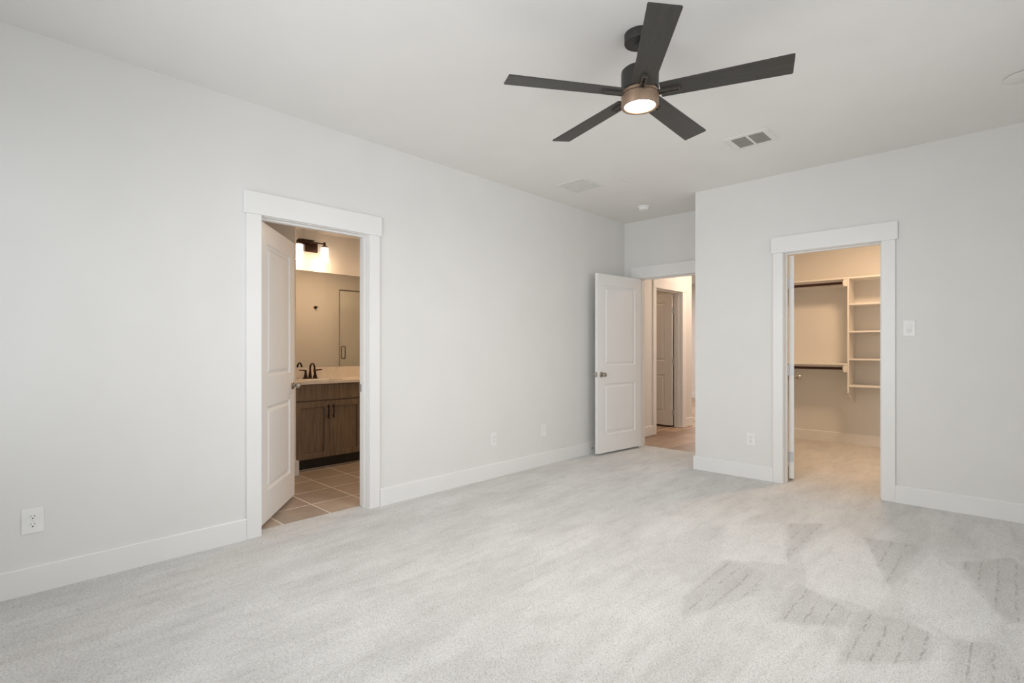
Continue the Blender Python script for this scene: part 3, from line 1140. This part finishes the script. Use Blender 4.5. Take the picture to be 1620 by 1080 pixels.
# countertop with splash
r = tag(empty('countertop', (ox, oy, CAB)), 'cream stone countertop with backsplash on the vanity', 'countertop')
SX0, SX1, SY0, SY1 = -1.885, -1.590, 2.345, 2.735      # sink cut-out


def CTB(b_, x0, x1, y0, y1, z0, z1):
    b_.box(x0 - ox, x1 - ox, y0 - oy, y1 - oy, z0 - CAB, z1 - CAB)
    return b_


CTT = 0.872
b = MB()
CTB(b, SX1, -1.475, VY0 - 0.006, VY1 + 0.01, CAB, CTT)
CTB(b, BX + 0.001, SX0, VY0 - 0.006, VY1 + 0.01, CAB, CTT)
CTB(b, SX0, SX1, VY0 - 0.006, SY0, CAB, CTT)
CTB(b, SX0, SX1, SY1, VY1 + 0.01, CAB, CTT)
b.build('slab', M_counter, r)
CTB(MB(), BX + 0.001, BX + 0.020, VY0 - 0.006, VY1 + 0.01, CTT, 0.990).build('backsplash', M_counter, r, bevel=0.002)

# sink bowl hung in the cut-out
r = tag(empty('bathroom_sink', ((SX0 + SX1) / 2, (SY0 + SY1) / 2, CTT)), 'white undermount sink bowl in the vanity countertop', 'sink')
hx_, hy_ = (SX1 - SX0) / 2 - 0.001, (SY1 - SY0) / 2 - 0.001
b = MB()
rings = []
for ins, z in ((0, 0.002), (0.006, 0.002), (0.010, -0.01), (0.02, -0.09), (0.05, -0.125), (0.13, -0.13)):
    rings.append([b.bm.verts.new((sx * (hx_ - ins * 0.9), sy * (hy_ - ins), z)) for sx, sy in ((-1, -1), (1, -1), (1, 1), (-1, 1))])
for a, c in zip(rings, rings[1:]):
    for i in range(4):
        j = (i + 1) % 4
        b.bm.faces.new([a[i], a[j], c[j], c[i]])
b.bm.faces.new(rings[-1])
b.build('bowl', M_ceramic, r)
MB().lathe([(0.022, -0.1295), (0.020, -0.126), (0.010, -0.127)], 24).build('drain', M_bronze, r, smooth=True)

# faucet
fx, fy = -1.945, 2.543
r = tag(empty('bathroom_faucet', (fx, fy, CTT + 0.0006)), 'dark bronze two-handle faucet on the vanity counter', 'faucet')
b = MB()
b.box(-0.027, 0.027, -0.078, 0.078, 0, 0.010)
b.build('base_plate', M_bronze, r, bevel=0.004)
pts, rad = [], []
for i in range(9):
    t = i / 8
    pts.append((-0.006 + 0.006 * t * 0, 0, 0.008 + 0.105 * t))
    rad.append(0.020 - 0.0105 * min(1, t * 1.3))
cr_ = 0.052
for i in range(1, 17):
    a = math.pi - i / 16 * R(205)
    pts.append((-0.006 + cr_ + cr_ * math.cos(a), 0, 0.113 + cr_ * 0.95 * math.sin(a)))
    rad.append(0.0095)
pts.append((pts[-1][0] + 0.001, 0, pts[-1][2] - 0.018))
rad.append(0.0105)
MB().tube(pts, rad, 16).build('spout', M_bronze, r, smooth=True)
for s in (-1, 1):
    b = MB()
    b.lathe([(0.024, 0.008), (0.021, 0.020), (0.013, 0.050), (0.0105, 0.078), (0.012, 0.088), (0.010, 0.094), (0.003, 0.096)], 24, Matrix.Translation((0, s * 0.052, 0)))
    b.tube([(0, s * 0.052, 0.088), (0.004, s * 0.080, 0.093), (0.008, s * 0.125, 0.096)], [0.008, 0.0068, 0.0058], 12)
    b.build('lever_handle', M_bronze, r, smooth=True)

# mirror
r = MB().box(BX + 0.001, BX + 0.007, VY0 + 0.05, VY1 - 0.02, 0.994, 2.040).build('wall_mirror', M_mirror)
tag(r, 'large frameless mirror over the bathroom vanity', 'mirror')

# vanity light
ly, lz = 2.556, 2.303
r = tag(empty('vanity_light', (BX, ly, lz)), 'bronze two-light vanity fixture above the mirror', 'wall lamp')
MB().box(0.0005, 0.022, -0.115, 0.115, -0.058, 0.058).build('back_plate', M_bronze, r, bevel=0.003)
b = MB()
b.tube([(0.022, 0, 0.015), (0.125, 0, 0.028)], 0.007, 12)
b.tube([(0.125, -0.148, 0.028), (0.125, 0.148, 0.028)], 0.007, 12)
b.box(0.022, 0.125, -0.115, 0.030, 0.046, 0.052)
b.build('arm_bar', M_bronze, r, smooth=True)
for s in (-1, 1):
    T_ = Matrix.Translation((0.125, s * 0.142, 0))
    cap = MB().lathe([(0.006, 0.050), (0.011, 0.046), (0.011, 0.030), (0.014, 0.012), (0.030, 0.004), (0.032, -0.008)], 28, T_).build('shade_cap', M_bronze, r, smooth=True)
    MB().lathe([(0.020, -0.008), (0.056, -0.010), (0.058, -0.020), (0.058, -0.170)], 32, T_, cap0=False, cap1=False).build('clear_shade', M_glass, cap, smooth=True)
    MB().lathe([(0.022, -0.010), (0.038, -0.014), (0.041, -0.022), (0.041, -0.158), (0.034, -0.162)], 32, T_).build('frosted_shade', M_bulb, cap, smooth=True)
for s in (-1, 1):
    point_light('vanity_bulb_glow', (BX + 0.125, ly + s * 0.142, lz - 0.20), 2.5, WARM, 0.035)

# robe hook on the bathroom side of the bedroom wall (shows in the mirror)
r = tag(empty('robe_hook', (-WT, 3.578, 1.806), R(90)), 'small round robe hook reflected in the bathroom mirror', 'hook')
b = MB().lathe([(0.024, 0.0), (0.024, 0.005), (0.018, 0.009), (0.008, 0.010)], 24, Matrix.Rotation(R(-90), 4, 'X'))
b.build('rosette', M_bronze, r, smooth=True)
MB().tube([(0, 0.008, 0), (0, 0.035, 0.002), (0.004, 0.050, -0.006), (0.012, 0.058, 0.012)], [0.008, 0.007, 0.006, 0.007], 12).build('hook_arm', M_bronze, r, smooth=True)

# shower glass door (shows in the mirror)
gx = -0.50
r = tag(empty('shower_door', (gx, 3.766, 0)), 'clear glass shower door reflected at the right of the mirror', 'shower door')
MB().box(-0.004, 0.004, 0.0, 0.70, 0.012, 2.040).build('glass_pane', M_shower, r)
b = MB()
b.box(-0.010, 0.010, 0.0, 0.70, 2.040, 2.058)
b.box(-0.008, 0.008, -0.010, 0.0, -0.005, 2.058)
b.build('frame', M_nickel, r)
b = MB()
for s in (-1, 1):
    b.tube([(s * 0.004, 0.056, 1.050), (s * 0.045, 0.056, 1.050), (s * 0.055, 0.056, 1.065), (s * 0.055, 0.056, 1.211), (s * 0.045, 0.056, 1.226), (s * 0.004, 0.056, 1.226)], 0.007, 10)
b.build('pull_handle', M_bronze, r, smooth=True)

# ------------------------------------------------------------------ closet fittings
TX0 = 2.050
TY = 7.325           # front of the tower
TW = 0.55
r = tag(empty('closet_shelf_tower', (TX0, CY, 0)), 'white closet shelf tower with open shelves', 'shelf')
tt = 0.018


def side(x):
    return MB().prism([(0, 2.035), (TY - CY, 2.035), (TY - CY, 0.665), (-0.02, 0.520), (0, 0.520)], 0, x, x + tt)


for x in (0.0, TW):
    side(x).build('side_panel', M_shelf, r, bevel=0.0015)
for z in (2.035, 1.716, 1.388, 1.055, 0.735):
    MB().box(tt if z < 2 else 0, TW if z < 2 else TW + tt, TY - CY, -0.001, z, z + 0.019).build('shelf', M_shelf, r, bevel=0.0015)
XL = XC + 0.116


def hang_unit(name, label, ztop, group):
    """shelf board with wall cleat, end cleat and rod"""
    r = tag(empty(name, ((XL + TX0) / 2, CY, ztop)), label, 'closet shelf', group)
    x0, x1 = XL - (XL + TX0) / 2, TX0 - (XL + TX0) / 2 - 0.001
    MB().box(x0, x1, TY - CY, -0.001, -0.019, 0).build('shelf_board', M_shelf, r, bevel=0.0012)
    MB().box(x0, x1 - 0.018, -0.020, -0.001, -0.090, -0.0195).build('wall_cleat', M_shelf, r, bevel=0.001)
    e = MB().box(x1 - 0.040, x1, TY - CY + 0.004, -0.0205, -0.105, -0.0195).build('end_cleat', M_shelf, r, bevel=0.001)
    yr = TY - CY + 0.035
    MB().lathe([(0.030, 0.0), (0.028, 0.008), (0.021, 0.012)], 24, Matrix.Translation((x1 - 0.040, yr, -0.062)) @ Matrix.Rotation(R(-90), 4, 'Y')).build('rod_socket', M_shelf, e, smooth=True)
    MB().tube([(x0 + 0.001, yr, -0.062), (x1 - 0.046, yr, -0.062)], 0.0165, 20).build('hanging_rod', M_rod, r, smooth=True)
    return r


hang_unit('closet_shelf', 'upper white closet shelf with a dark hanging rod', 2.054, 'closet shelves with rods')
hang_unit('closet_shelf', 'lower white closet shelf with a dark hanging rod', 1.015, 'closet shelves with rods')
